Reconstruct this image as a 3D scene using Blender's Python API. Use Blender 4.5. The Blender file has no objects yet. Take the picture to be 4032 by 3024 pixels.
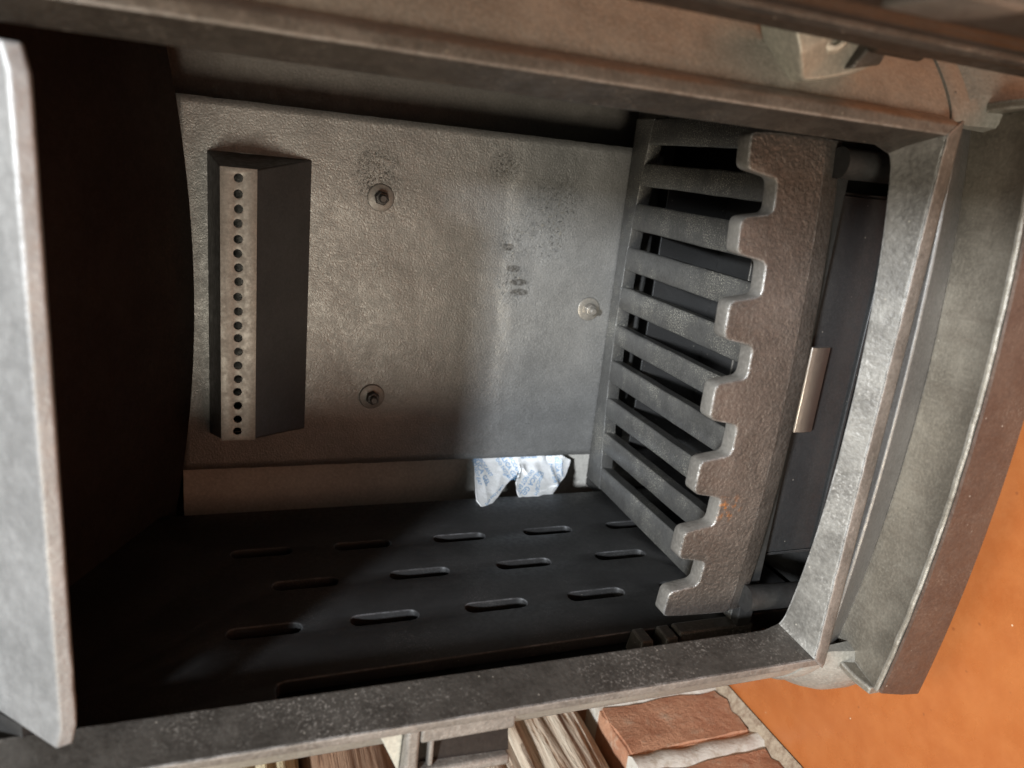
import bpy, bmesh, math, random
from mathutils import Vector, Matrix, noise

random.seed(7)
scene = bpy.context.scene
COL = scene.collection

# ------------------------------------------------------------------ camera
cam_data = bpy.data.cameras.new("camera")
cam = bpy.data.objects.new("camera", cam_data)
COL.objects.link(cam)
R = Matrix(((0.1029, 0.9538, 0.2821), (-0.3357, 0.3003, -0.8928), (-0.9363, -0.0028, 0.3511)))
cam.matrix_world = Matrix.Translation((0.10, 0.0, 0.38)) @ R.to_quaternion().to_matrix().to_4x4()
cam_data.sensor_width = 36.0
cam_data.lens = 26.69
cam_data.clip_start = 0.01
cam_data.clip_end = 100
cam_data.dof.use_dof = True
cam_data.dof.focus_distance = 0.44
cam_data.dof.aperture_fstop = 8.0
scene.camera = cam

# ------------------------------------------------------------------ light
world = bpy.data.worlds.new("World")
scene.world = world
world.use_nodes = True
bg = world.node_tree.nodes["Background"]
bg.inputs[0].default_value = (1.0, 0.93, 0.81, 1)
bg.inputs[1].default_value = 0.20


def area(name, loc, target, size, power, color):
    d = bpy.data.lights.new(name, 'AREA')
    d.shape = 'DISK'
    d.size = size
    d.energy = power
    d.color = color
    o = bpy.data.objects.new(name, d)
    COL.objects.link(o)
    o.location = loc
    o.rotation_euler = (Vector(target) - Vector(loc)).to_track_quat('-Z', 'Y').to_euler()
    return o


area("room_lamp", (-0.72, -1.55, 0.64), (0, 0.4, 0.2), 0.60, 23, (1.0, 0.92, 0.765))
area("window_light", (0.50, -1.44, 2.02), (0, 0.4, 0.15), 0.22, 118, (0.88, 0.94, 1.0))
area("overhead_fill", (0.45, -0.55, 2.3), (-0.1, 0.3, 0.0), 0.7, 16, (1.0, 0.91, 0.75))  # added fill for floor, bricks and firewood, no actual ceiling lamp

vs = scene.view_settings
vs.view_transform = 'Standard'
vs.look = 'None'
vs.exposure = 0.0
vs.gamma = 1.0
scene.cycles.use_denoising = True
scene.cycles.max_bounces = 6


# ------------------------------------------------------------------ materials
class NT:
    def __init__(self, mat):
        self.t = mat.node_tree
        self.n = self.t.nodes
        self.l = self.t.links
        self.bsdf = self.n["Principled BSDF"]
        self.co = self.n.new("ShaderNodeTexCoord").outputs["Object"]

    def put(self, sock, v):
        if hasattr(v, "is_linked") or isinstance(v, bpy.types.NodeSocket):
            self.l.new(v, sock)
        elif isinstance(v, (tuple, list)) and len(v) == 3 and sock.type == 'RGBA':
            sock.default_value = (*v, 1)
        else:
            sock.default_value = v

    def noise(self, scale, detail=4, rough=0.6, vec=None, dist=0.0):
        x = self.n.new("ShaderNodeTexNoise")
        self.put(x.inputs["Vector"], vec or self.co)
        x.inputs["Scale"].default_value = scale
        x.inputs["Detail"].default_value = detail
        x.inputs["Roughness"].default_value = rough
        x.inputs["Distortion"].default_value = dist
        return x.outputs["Fac"]

    def voro(self, scale, vec=None, feature='F1'):
        x = self.n.new("ShaderNodeTexVoronoi")
        x.feature = feature
        self.put(x.inputs["Vector"], vec or self.co)
        x.inputs["Scale"].default_value = scale
        return x.outputs["Distance"], x.outputs["Color"]

    def math(self, op, a, b=0.0, c=0.0, clamp=False):
        x = self.n.new("ShaderNodeMath")
        x.operation = op
        x.use_clamp = clamp
        self.put(x.inputs[0], a)
        self.put(x.inputs[1], b)
        self.put(x.inputs[2], c)
        return x.outputs[0]

    def ramp(self, f, lo, hi, a=0.0, b=1.0):
        x = self.n.new("ShaderNodeMapRange")
        x.interpolation_type = 'SMOOTHSTEP'
        self.put(x.inputs[0], f)
        x.inputs[1].default_value = lo
        x.inputs[2].default_value = hi
        x.inputs[3].default_value = a
        x.inputs[4].default_value = b
        return x.outputs[0]

    def mix(self, f, a, b, blend='MIX'):
        x = self.n.new("ShaderNodeMix")
        x.data_type = 'RGBA'
        x.blend_type = blend
        self.put(x.inputs[0], f)
        self.put(x.inputs[6], a)
        self.put(x.inputs[7], b)
        return x.outputs[2]

    def mapping(self, scale=(1, 1, 1), rot=(0, 0, 0), loc=(0, 0, 0)):
        x = self.n.new("ShaderNodeMapping")
        self.l.new(self.co, x.inputs[0])
        x.inputs[1].default_value = loc
        x.inputs[2].default_value = rot
        x.inputs[3].default_value = scale
        return x.outputs[0]

    def near(self, p, r0, r1):
        d = self.n.new("ShaderNodeVectorMath")
        d.operation = 'DISTANCE'
        self.l.new(self.co, d.inputs[0])
        d.inputs[1].default_value = p
        return self.ramp(d.outputs["Value"], r0, r1, 1.0, 0.0)

    def bump(self, h, strength, dist, normal=None):
        x = self.n.new("ShaderNodeBump")
        x.inputs["Strength"].default_value = strength
        x.inputs["Distance"].default_value = dist
        self.put(x.inputs["Height"], h)
        if normal is not None:
            self.l.new(normal, x.inputs["Normal"])
        return x.outputs[0]

    def edges(self, radius):
        """worn-edge mask: where a rounded normal departs from the true one"""
        b = self.n.new("ShaderNodeBevel")
        b.samples = 4
        b.inputs["Radius"].default_value = radius
        g = self.n.new("ShaderNodeNewGeometry")
        d = self.n.new("ShaderNodeVectorMath")
        d.operation = 'DOT_PRODUCT'
        self.l.new(b.outputs[0], d.inputs[0])
        self.l.new(g.outputs["Normal"], d.inputs[1])
        return self.ramp(d.outputs["Value"], 0.99, 0.86, 0.0, 1.0), b.outputs[0]


def new_mat(name):
    m = bpy.data.materials.new(name)
    m.use_nodes = True
    return m, NT(m)


def cast_iron(name, col, col2, rough=0.5, metal=0.35, grain=380, bump=0.5, bdist=0.0006,
              wear=0.0, wear_col=(0.55, 0.53, 0.5), wear_r=0.0016, dust=0.0, dust_col=(0.4, 0.37, 0.33),
              extra=None, blotch=28, spec=0.5, speck=0.26, mid_amt=0.9):
    m, t = new_mat(name)
    big = t.noise(blotch, 5, 0.65)
    fine = t.noise(grain, 3, 0.55)
    mid = t.noise(grain * 0.35, 3, 0.55)
    c = t.mix(t.ramp(big, 0.35, 0.68), col, col2)
    c = t.mix(t.ramp(fine, 0.42, 0.75, 0.0, speck), c, tuple(min(1, v * 1.7) for v in col2))
    c = t.mix(t.ramp(fine, 0.42, 0.28, 0.0, speck), c, tuple(v * 0.45 for v in col))
    h = t.math('ADD', fine, t.math('MULTIPLY', mid, mid_amt))
    normal = None
    if dust > 0:
        sp = t.noise(grain * 1.6, 2, 0.6)
        patch = t.ramp(t.noise(22, 4, 0.7), 0.42, 0.66)
        dm = t.math('MULTIPLY', t.math('ADD', t.ramp(sp, 0.56, 0.74), t.ramp(sp, 0.4, 0.7, 0, 0.35)), patch)
        c = t.mix(t.math('MULTIPLY', dm, dust, clamp=True), c, dust_col)
        vd, vc = t.voro(260)
        lone = t.n.new("ShaderNodeSeparateColor")
        t.l.new(vc, lone.inputs[0])
        speck = t.math('MULTIPLY', t.ramp(vd, 0.08, 0.14, 1, 0), t.ramp(lone.outputs[0], 0.90, 0.92))
        c = t.mix(t.math('MULTIPLY', speck, 0.5), c, (0.55, 0.5, 0.42))
    if wear > 0:
        e, bn = t.edges(wear_r)
        ew = t.math('MULTIPLY', e, t.math('MULTIPLY', t.ramp(t.noise(190, 4, 0.75), 0.36, 0.58, 0.25, 1.0), t.ramp(t.noise(38, 3, 0.6), 0.36, 0.60, 0.30, 1.0)))
        c = t.mix(t.math('MULTIPLY', ew, wear), c, wear_col)
        normal = bn
    if extra:
        c, h = extra(t, c, h)
    t.put(t.bsdf.inputs["Base Color"], c)
    t.bsdf.inputs["Metallic"].default_value = metal
    t.bsdf.inputs["Specular IOR Level"].default_value = spec
    t.put(t.bsdf.inputs["Roughness"], t.ramp(mid, 0.3, 0.7, rough - 0.07, rough + 0.08))
    t.put(t.bsdf.inputs["Normal"], t.bump(h, bump, bdist, normal))
    return m


def back_extra(t, c, h):
    # casting flaws: rough clusters, a hairline, worn finger-like marks, a shallow swell across the plate
    rough_n = t.noise(330, 5, 0.8)
    m = t.math('ADD', t.near((0.070, 0.5, 0.165), 0.004, 0.030), t.near((0.048, 0.5, 0.170), 0.002, 0.020))
    m = t.math('ADD', m, t.near((0.083, 0.5, 0.29), 0.004, 0.020))
    m = t.math('ADD', m, t.near((0.0945, 0.5, 0.205), 0.002, 0.014))
    m = t.math('ADD', m, t.near((0.045, 0.5, 0.193), 0.002, 0.016))
    m = t.math('ADD', m, t.near((0.016, 0.5, 0.190), 0.002, 0.018))
    m = t.math('MULTIPLY', t.math('MINIMUM', m, 1.0), t.ramp(t.noise(75, 4, 0.7), 0.36, 0.52))
    spots = t.math('MULTIPLY', m, t.ramp(rough_n, 0.54, 0.60))
    pits = t.math('MULTIPLY', m, t.ramp(rough_n, 0.44, 0.38))
    h = t.math('ADD', h, t.math('MULTIPLY', spots, 2.2))
    h = t.math('SUBTRACT', h, t.math('MULTIPLY', pits, 1.8))
    c = t.mix(t.math('MULTIPLY', spots, 0.45), c, (0.42, 0.38, 0.31))
    c = t.mix(t.math('MULTIPLY', pits, 0.8), c, (0.045, 0.04, 0.035))
    for p, rx in (((0.0175, 0.5, 0.1862), 8), ((0.0105, 0.5, 0.1852), 8), ((0.027, 0.5, 0.1915), 6), ((0.0418, 0.5, 0.1968), 5)):
        mp = t.n.new("ShaderNodeVectorMath")
        mp.operation = 'SUBTRACT'
        t.l.new(t.co, mp.inputs[0])
        mp.inputs[1].default_value = p
        sc = t.n.new("ShaderNodeVectorMath")
        sc.operation = 'MULTIPLY'
        t.l.new(mp.outputs[0], sc.inputs[0])
        sc.inputs[1].default_value = (1 / 0.0028, 1, 1 / (0.001 * rx))
        ln = t.n.new("ShaderNodeVectorMath")
        ln.operation = 'LENGTH'
        t.l.new(sc.outputs[0], ln.inputs[0])
        k = t.math('MULTIPLY', t.ramp(ln.outputs["Value"], 0.7, 1.0, 1, 0), t.ramp(t.noise(420, 2), 0.35, 0.6, 0.25, 0.75))
        c = t.mix(k, c, (0.05, 0.043, 0.035))
    swell = t.noise(16, 3, 0.5)
    h = t.math('ADD', h, t.math('MULTIPLY', swell, 7.0))
    # shallow casting step running across the plate
    sx = t.n.new("ShaderNodeSeparateXYZ")
    t.l.new(t.co, sx.inputs[0])
    zz = t.math('ADD', sx.outputs[2], t.math('MULTIPLY', t.noise(26, 4, 0.6), 0.016))
    h = t.math('ADD', h, t.ramp(zz, 0.197, 0.212, 2.6, 0.0))
    return c, h


M = {}
M['back'] = cast_iron('grey_cast_back', (0.207, 0.203, 0.195), (0.250, 0.245, 0.236), rough=0.44, metal=0.45, grain=820,
                      bump=0.6, bdist=0.0006, extra=back_extra, speck=0.3, mid_amt=0.45, blotch=34)
M['inner'] = cast_iron('inner_shell_lightened', (0.42, 0.40, 0.365), (0.48, 0.46, 0.42), rough=0.55, metal=0.0, grain=600, bump=0.35)  # ledge colour lightened to stand in for light the lamps miss
M['recess'] = cast_iron('recess_iron_darkened', (0.11, 0.10, 0.09), (0.14, 0.128, 0.115), rough=0.5, metal=0.2, grain=600, bump=0.35)  # darkened version of the inner wall, recess shade put into the colour
M['hood'] = cast_iron('grey_sheet_hood', (0.060, 0.056, 0.054), (0.072, 0.067, 0.065), rough=0.42, metal=0.4, grain=700, bump=0.15)
M['washer'] = cast_iron('painted_washer', (0.17, 0.155, 0.14), (0.20, 0.185, 0.17), rough=0.45, metal=0.3, grain=800, bump=0.2, wear=0.5, wear_col=(0.36, 0.34, 0.31), wear_r=0.0008)
M['strip'] = cast_iron('grey_perforated', (0.185, 0.17, 0.153), (0.235, 0.218, 0.198), rough=0.5, metal=0.3, grain=800, bump=0.25, bdist=0.0003, blotch=50)
M['plate'] = cast_iron('black_liner', (0.022, 0.0215, 0.0215), (0.030, 0.0295, 0.0295), rough=0.46, metal=0.1, grain=900, bump=0.12, spec=0.4,
                       bdist=0.0003, wear=0.7, wear_col=(0.34, 0.34, 0.35), wear_r=0.0013, dust=0.22, dust_col=(0.25, 0.24, 0.23), speck=0.1)
M['black'] = cast_iron('black_iron', (0.018, 0.017, 0.016), (0.025, 0.024, 0.023), rough=0.6, metal=0.1, grain=500, bump=0.3)
M['shade_black'] = cast_iron('black_for_shade', (0.016, 0.012, 0.010), (0.022, 0.017, 0.014), rough=0.7, metal=0.0, grain=500, bump=0.3, spec=0.15)  # near-black that paints shade on the baffle and latch pocket
M['grate'] = cast_iron('grate_iron', (0.085, 0.082, 0.077), (0.12, 0.117, 0.11), rough=0.38, metal=0.35, grain=720, bump=0.5,
                       bdist=0.0005, wear=0.6, wear_col=(0.42, 0.42, 0.42), wear_r=0.0010, dust=1.3, dust_col=(0.52, 0.49, 0.41))


def rust_extra(t, c, h):
    k = t.math('MULTIPLY', t.near((-0.057, 0.288, 0.143), 0.001, 0.010), t.ramp(t.noise(300, 3), 0.5, 0.65))
    c = t.mix(t.math('MULTIPLY', k, 0.8), c, (0.42, 0.17, 0.04))
    return c, h


M['fence'] = cast_iron('brown_cast', (0.085, 0.074, 0.065), (0.130, 0.114, 0.101), rough=0.36, metal=0.5, grain=560, bump=0.8,
                       bdist=0.0008, wear=1.0, wear_col=(0.75, 0.74, 0.72), wear_r=0.0016, extra=rust_extra, speck=0.25)
M['fence_edge'] = cast_iron('bare_tooth_edge', (0.19, 0.176, 0.158), (0.27, 0.254, 0.23), rough=0.45, metal=0.3, grain=560, bump=0.4, bdist=0.0004,
                            wear=0.8, wear_col=(0.78, 0.77, 0.74), wear_r=0.0014)
M['frame'] = cast_iron('bronze_frame', (0.135, 0.121, 0.106), (0.22, 0.20, 0.178), rough=0.44, metal=0.2, grain=560, bump=0.55,
                       bdist=0.0006, wear=0.7, wear_col=(0.48, 0.46, 0.44), wear_r=0.0014, dust=0.5, dust_col=(0.38, 0.35, 0.32), blotch=45)
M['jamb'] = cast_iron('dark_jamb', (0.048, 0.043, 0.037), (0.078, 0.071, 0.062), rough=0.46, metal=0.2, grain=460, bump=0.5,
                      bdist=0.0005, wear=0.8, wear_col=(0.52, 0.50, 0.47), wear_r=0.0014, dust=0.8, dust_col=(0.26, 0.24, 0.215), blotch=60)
M['sill'] = cast_iron('worn_sill', (0.115, 0.108, 0.097), (0.205, 0.196, 0.178), rough=0.52, metal=0.15, grain=460, bump=0.6,
                      bdist=0.0007, wear=1.0, wear_col=(0.66, 0.65, 0.63), wear_r=0.0018, dust=0.8, dust_col=(0.40, 0.385, 0.36), blotch=50)
M['stile'] = cast_iron('bronze_body', (0.215, 0.203, 0.178), (0.325, 0.31, 0.275), rough=0.42, metal=0.2, spec=0.4, grain=640, bump=0.45,
                       bdist=0.0005, blotch=22)
def streaks(t, c, h):
    st = t.noise(60, 5, 0.7, t.mapping((3.0, 0.5, 1.0)))
    c = t.mix(t.ramp(st, 0.46, 0.72, 0, 0.40), c, (0.15, 0.125, 0.100))
    c = t.mix(t.ramp(t.noise(240, 4, 0.7, t.mapping((3.0, 0.3, 1.0))), 0.55, 0.75, 0, 0.22), c, (0.42, 0.39, 0.33))
    return c, h


M['lip'] = cast_iron('lip_iron', (0.175, 0.155, 0.125), (0.29, 0.262, 0.215), rough=0.40, metal=0.35, grain=620, bump=0.35, bdist=0.0004,
                     wear=1.0, wear_col=(0.72, 0.70, 0.65), wear_r=0.0018, dust=0.3, dust_col=(0.45, 0.42, 0.36), blotch=26, extra=streaks)
M['band'] = cast_iron('base_band_iron', (0.18, 0.168, 0.158), (0.22, 0.207, 0.195), rough=0.4, metal=0.6, grain=700, bump=0.2, bdist=0.0003,
                      wear=0.7, wear_col=(0.5, 0.48, 0.45), wear_r=0.0012)
M['lip_dark'] = cast_iron('lip_front_iron', (0.075, 0.045, 0.033), (0.10, 0.065, 0.048), rough=0.45, metal=0.2, grain=600, bump=0.4, bdist=0.0004,
                          dust=0.4, dust_col=(0.3, 0.24, 0.19))
M['lintel'] = cast_iron('pale_deflector', (0.245, 0.245, 0.245), (0.32, 0.32, 0.32), rough=0.45, metal=0.5, grain=620, bump=0.4,
                        bdist=0.0005, wear=0.8, wear_col=(0.8, 0.8, 0.8), wear_r=0.0014, blotch=40, speck=0.1)
M['lug'] = cast_iron('pale_lug', (0.40, 0.385, 0.33), (0.50, 0.48, 0.41), rough=0.45, metal=0.4, grain=500, bump=0.3, bdist=0.0004,
                     wear=0.7, wear_col=(0.75, 0.73, 0.66), wear_r=0.0014)
M['door'] = cast_iron('dark_door', (0.040, 0.028, 0.020), (0.055, 0.040, 0.030), rough=0.4, metal=0.2, grain=500, bump=0.3, dust=0.3,
                      dust_col=(0.2, 0.17, 0.14))
M['pan'] = cast_iron('pan_steel', (0.042, 0.041, 0.040), (0.050, 0.049, 0.048), rough=0.38, metal=0.25, grain=900, bump=0.06, bdist=0.0003, dust=0.06,
                     wear=0.5, wear_col=(0.3, 0.3, 0.3), wear_r=0.0006)
M['bolt'] = cast_iron('bolt_steel', (0.30, 0.275, 0.24), (0.36, 0.33, 0.29), rough=0.35, metal=0.6, grain=900, bump=0.1, wear=0.5,
                      wear_col=(0.6, 0.58, 0.55), wear_r=0.0006)

m, t = new_mat('satin_chrome')
t.bsdf.inputs["Base Color"].default_value = (0.66, 0.60, 0.55, 1)
t.bsdf.inputs["Metallic"].default_value = 1.0
t.bsdf.inputs["Roughness"].default_value = 0.38
M['chrome'] = m

m, t = new_mat('packet_paper')
wv = t.noise(900, 2)
t.put(t.bsdf.inputs["Base Color"], t.mix(t.ramp(t.noise(150, 4), 0.35, 0.7), (0.90, 0.90, 0.90), (0.82, 0.82, 0.81)))
t.bsdf.inputs["Roughness"].default_value = 0.75
t.put(t.bsdf.inputs["Normal"], t.bump(t.math('ADD', wv, t.math('MULTIPLY', t.noise(120, 4), 3.0)), 0.5, 0.0005))
M['paper'] = m

m, t = new_mat('packet_print')
t.put(t.bsdf.inputs["Base Color"], t.mix(t.ramp(t.noise(700, 2), 0.4, 0.7, 0, 0.4), (0.16, 0.36, 0.62), (0.62, 0.72, 0.82)))
t.bsdf.inputs["Roughness"].default_value = 0.7
M['print'] = m

m, t = new_mat('terracotta')
c = t.mix(t.ramp(t.noise(7, 5, 0.6), 0.3, 0.7), (0.36, 0.105, 0.028), (0.42, 0.135, 0.038))
c = t.mix(t.ramp(t.noise(55, 5, 0.7), 0.35, 0.7, 0, 0.35), c, (0.49, 0.18, 0.058))
vd, vc = t.voro(170)
sep = t.n.new("ShaderNodeSeparateColor")
t.l.new(vc, sep.inputs[0])
c = t.mix(t.math('MULTIPLY', t.ramp(vd, 0.10, 0.22, 1, 0), t.ramp(sep.outputs[0], 0.84, 0.9, 0, 0.75)), c, (0.28, 0.09, 0.03))
c = t.mix(t.math('MULTIPLY', t.ramp(vd, 0.06, 0.12, 1, 0), t.ramp(sep.outputs[1], 0.94, 0.96, 0, 0.8)), c, (0.8, 0.6, 0.4))
scr = t.noise(6, 3, 0.5, t.mapping((14, 1.5, 1), (0, 0, 0.5)))
c = t.mix(t.ramp(scr, 0.60, 0.68, 0, 0.45), c, (0.38, 0.12, 0.035))
t.put(t.bsdf.inputs["Base Color"], c)
t.put(t.bsdf.inputs["Roughness"], t.ramp(t.noise(40, 4), 0.3, 0.7, 0.22, 0.42))
t.put(t.bsdf.inputs["Normal"], t.bump(t.math('ADD', t.noise(60, 4), t.math('MULTIPLY', scr, 1.2)), 0.35, 0.0008))
M['terracotta'] = m

m, t = new_mat('grout')
t.put(t.bsdf.inputs["Base Color"], t.mix(t.ramp(t.noise(180, 5, 0.7), 0.35, 0.7), (0.40, 0.32, 0.23), (0.22, 0.15, 0.10)))
t.bsdf.inputs["Roughness"].default_value = 0.9
t.put(t.bsdf.inputs["Normal"], t.bump(t.noise(300, 5, 0.7), 0.8, 0.001))
M['grout'] = m

m, t = new_mat('white_mortar')
t.put(t.bsdf.inputs["Base Color"], t.mix(t.ramp(t.noise(120, 5, 0.7), 0.45, 0.75), (0.60, 0.56, 0.49), (0.40, 0.33, 0.25)))
t.bsdf.inputs["Roughness"].default_value = 0.85
t.put(t.bsdf.inputs["Normal"], t.bump(t.noise(200, 5, 0.7), 0.7, 0.0012))
M['mortar'] = m

m, t = new_mat('old_brick')
c = t.mix(t.ramp(t.noise(38, 5, 0.65), 0.32, 0.68), (0.42, 0.185, 0.10), (0.56, 0.29, 0.17))
c = t.mix(t.ramp(t.noise(85, 5, 0.75), 0.50, 0.70, 0, 0.75), c, (0.56, 0.40, 0.28))
c = t.mix(t.ramp(t.noise(300, 3), 0.6, 0.75, 0, 0.6), c, (0.15, 0.06, 0.03))
t.put(t.bsdf.inputs["Base Color"], c)
t.put(t.bsdf.inputs["Roughness"], t.ramp(t.noise(60, 3), 0.3, 0.7, 0.8, 0.95))
t.put(t.bsdf.inputs["Normal"], t.bump(t.noise(170, 6, 0.75), 1.0, 0.002))
M['brick'] = m


def wood(name, a, b, dark):
    m, t = new_mat(name)
    v = t.mapping((1, 0.06, 1))
    g = t.noise(170, 7, 0.72, v, 0.5)
    g2 = t.noise(420, 4, 0.6, t.mapping((1, 0.05, 1)))
    c = t.mix(t.ramp(g, 0.35, 0.65), a, b)
    c = t.mix(t.ramp(g, 0.45, 0.37, 0, 0.95), c, dark)
    c = t.mix(t.ramp(g2, 0.5, 0.75, 0, 0.4), c, tuple(min(1, x * 1.3) for x in b))
    t.put(t.bsdf.inputs["Base Color"], c)
    t.bsdf.inputs["Roughness"].default_value = 0.75
    t.put(t.bsdf.inputs["Normal"], t.bump(t.math('ADD', g, t.math('MULTIPLY', g2, 0.4)), 1.0, 0.004))
    return m


M['wood_grey'] = wood('weathered_wood', (0.46, 0.33, 0.23), (0.70, 0.59, 0.46), (0.17, 0.075, 0.03))
M['wood_brown'] = wood('brown_bark', (0.24, 0.13, 0.075), (0.36, 0.22, 0.14), (0.10, 0.05, 0.03))
M['wood_pale'] = wood('pale_split_wood', (0.60, 0.48, 0.28), (0.74, 0.64, 0.44), (0.30, 0.18, 0.08))


# ------------------------------------------------------------------ mesh helpers
def finish(name, me, mat, parent=None, bevel=0.0, smooth=True, seg=2):
    me.materials.clear()
    if mat is not None:
        me.materials.append(M[mat] if isinstance(mat, str) else mat)
    if smooth:
        me.polygons.foreach_set("use_smooth", [True] * len(me.polygons))
        me.set_sharp_from_angle(angle=math.radians(34))
    o = bpy.data.objects.new(name, me)
    COL.objects.link(o)
    if parent is not None:
        o.parent = parent
        if parent.type == 'EMPTY':
            o.matrix_parent_inverse = Matrix.Translation(parent.location).inverted()
    if bevel > 0:
        b = o.modifiers.new("bevel", 'BEVEL')
        b.width = bevel
        b.segments = seg
        b.limit_method = 'ANGLE'
        b.angle_limit = math.radians(34)
    return o


def from_data(name, verts, faces, mat, parent=None, bevel=0.0, smooth=True):
    me = bpy.data.meshes.new(name)
    me.from_pydata([tuple(v) for v in verts], [], faces)
    bm = bmesh.new()
    bm.from_mesh(me)
    bmesh.ops.recalc_face_normals(bm, faces=bm.faces)
    bm.to_mesh(me)
    bm.free()
    me.update()
    return finish(name, me, mat, parent, bevel, smooth)


def loft(name, sections, mat, parent=None, bevel=0.0, caps=True, closed=True, loop=False):
    n = len(sections[0])
    verts = [p for s in sections for p in s]
    faces = []
    S = len(sections)
    for i in range(S if loop else S - 1):
        a = i * n
        b = ((i + 1) % S) * n
        for j in range(n if closed else n - 1):
            k = (j + 1) % n
            faces.append((a + j, a + k, b + k, b + j))
    if caps and not loop:
        faces.append(tuple(range(n)))
        faces.append(tuple(range((S - 1) * n, S * n)))
    return from_data(name, verts, faces, mat, parent, bevel)


def box(name, x0, x1, y0, y1, z0, z1, mat, parent=None, bevel=0.0):
    v = [(x0, y0, z0), (x1, y0, z0), (x1, y1, z0), (x0, y1, z0), (x0, y0, z1), (x1, y0, z1), (x1, y1, z1), (x0, y1, z1)]
    f = [(0, 1, 2, 3), (4, 5, 6, 7), (0, 1, 5, 4), (1, 2, 6, 5), (2, 3, 7, 6), (3, 0, 4, 7)]
    return from_data(name, v, f, mat, parent, bevel)


def flat_plate(name, outer, holes, thick, place, mat, parent=None, bev=0.0005, res=1, cuts=()):
    """a plate with real holes: outline and holes in 2D, thickness 'thick', placed by place(u, v, w)"""
    cu = bpy.data.curves.new(name + "_outline", 'CURVE')
    cu.dimensions = '2D'
    cu.fill_mode = 'BOTH'
    cu.extrude = max(thick / 2 - bev, 1e-5)
    cu.bevel_depth = bev
    cu.bevel_resolution = res
    cu.offset = -bev
    for poly in [outer] + holes:
        s = cu.splines.new('POLY')
        s.points.add(len(poly) - 1)
        for p, q in zip(s.points, poly):
            p.co = (q[0], q[1], 0, 1)
        s.use_cyclic_u = True
    tmp = bpy.data.objects.new("outline", cu)
    COL.objects.link(tmp)
    dg = bpy.context.evaluated_depsgraph_get()
    me = bpy.data.meshes.new_from_object(tmp.evaluated_get(dg))
    bpy.data.objects.remove(tmp)
    bpy.data.curves.remove(cu)
    me.name = name
    bm = bmesh.new()
    bm.from_mesh(me)
    bmesh.ops.remove_doubles(bm, verts=bm.verts, dist=1e-6)
    for c in cuts:
        bmesh.ops.bisect_plane(bm, geom=bm.verts[:] + bm.edges[:] + bm.faces[:], plane_co=(c, 0, 0), plane_no=(1, 0, 0))
    for v in bm.verts:
        v.co = place(v.co.x, v.co.y, v.co.z)
    bmesh.ops.recalc_face_normals(bm, faces=bm.faces)
    bm.to_mesh(me)
    bm.free()
    me.update()
    return finish(name, me, mat, parent)


def capsule(cu, cv, hu, hv, n=7):
    """rounded slot, long axis u"""
    pts = []
    r = hv
    for i in range(n):
        a = -math.pi / 2 + math.pi * i / (n - 1)
        pts.append((cu + hu - r + r * math.cos(a), cv + r * math.sin(a)))
    for i in range(n):
        a = math.pi / 2 + math.pi * i / (n - 1)
        pts.append((cu - hu + r + r * math.cos(a), cv + r * math.sin(a)))
    return pts


def circle(cu, cv, r, n=16):
    return [(cu + r * math.cos(2 * math.pi * i / n), cv + r * math.sin(2 * math.pi * i / n)) for i in range(n)]


def rounded(poly, r, n=4):
    """round the corners of a polygon"""
    out = []
    N = len(poly)
    for i in range(N):
        p = Vector(poly[i])
        a = Vector(poly[i - 1]) - p
        b = Vector(poly[(i + 1) % N]) - p
        rr = min(r, a.length * 0.45, b.length * 0.45)
        pa = p + a.normalized() * rr
        pb = p + b.normalized() * rr
        for k in range(n + 1):
            s = k / n
            out.append(tuple(pa * (1 - s) ** 2 + p * 2 * s * (1 - s) + pb * s ** 2))
    return out


def cyl(name, p0, p1, r0, r1, mat, parent=None, n=20, bevel=0.0):
    p0, p1 = Vector(p0), Vector(p1)
    d = (p1 - p0).normalized()
    u = d.orthogonal().normalized()
    w = d.cross(u)
    secs = [[p + (u * math.cos(2 * math.pi * i / n) + w * math.sin(2 * math.pi * i / n)) * r for i in range(n)]
            for p, r in ((p0, r0), (p1, r1))]
    return loft(name, secs, mat, parent, bevel)


def lathe(name, base, axis, prof, mat, parent=None, n=24):
    base, d = Vector(base), Vector(axis).normalized()
    u = d.orthogonal().normalized()
    w = d.cross(u)
    secs = [[base + d * h + (u * math.cos(2 * math.pi * i / n) + w * math.sin(2 * math.pi * i / n)) * r for i in range(n)]
            for h, r in prof]
    return loft(name, secs, mat, parent)


def smooth_curve(pts, per=6):
    out = []
    P = [Vector(p) for p in pts]
    for i in range(len(P) - 1):
        a, b = P[max(i - 1, 0)], P[i]
        c, d = P[i + 1], P[min(i + 2, len(P) - 1)]
        for k in range(per):
            s = k / per
            out.append(0.5 * ((2 * b) + (c - a) * s + (2 * a - 5 * b + 4 * c - d) * s * s + (3 * b - a - 3 * c + d) * s ** 3))
    out.append(P[-1])
    return out


def subdivide_mesh(o, cuts):
    bm = bmesh.new()
    bm.from_mesh(o.data)
    bmesh.ops.subdivide_edges(bm, edges=bm.edges, cuts=cuts, use_grid_fill=True)
    bm.to_mesh(o.data)
    bm.free()


def thing(name, label, cat, loc, group=None):
    o = bpy.data.objects.new(name, None)
    COL.objects.link(o)
    o.location = loc
    o.empty_display_size = 0.05
    o["label"] = label
    o["category"] = cat
    if group:
        o["group"] = group
    return o


def tag(o, label, cat, group=None):
    o["label"] = label
    o["category"] = cat
    if group:
        o["group"] = group
    return o


def lerp(a, b, s):
    return a + (b - a) * s


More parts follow.
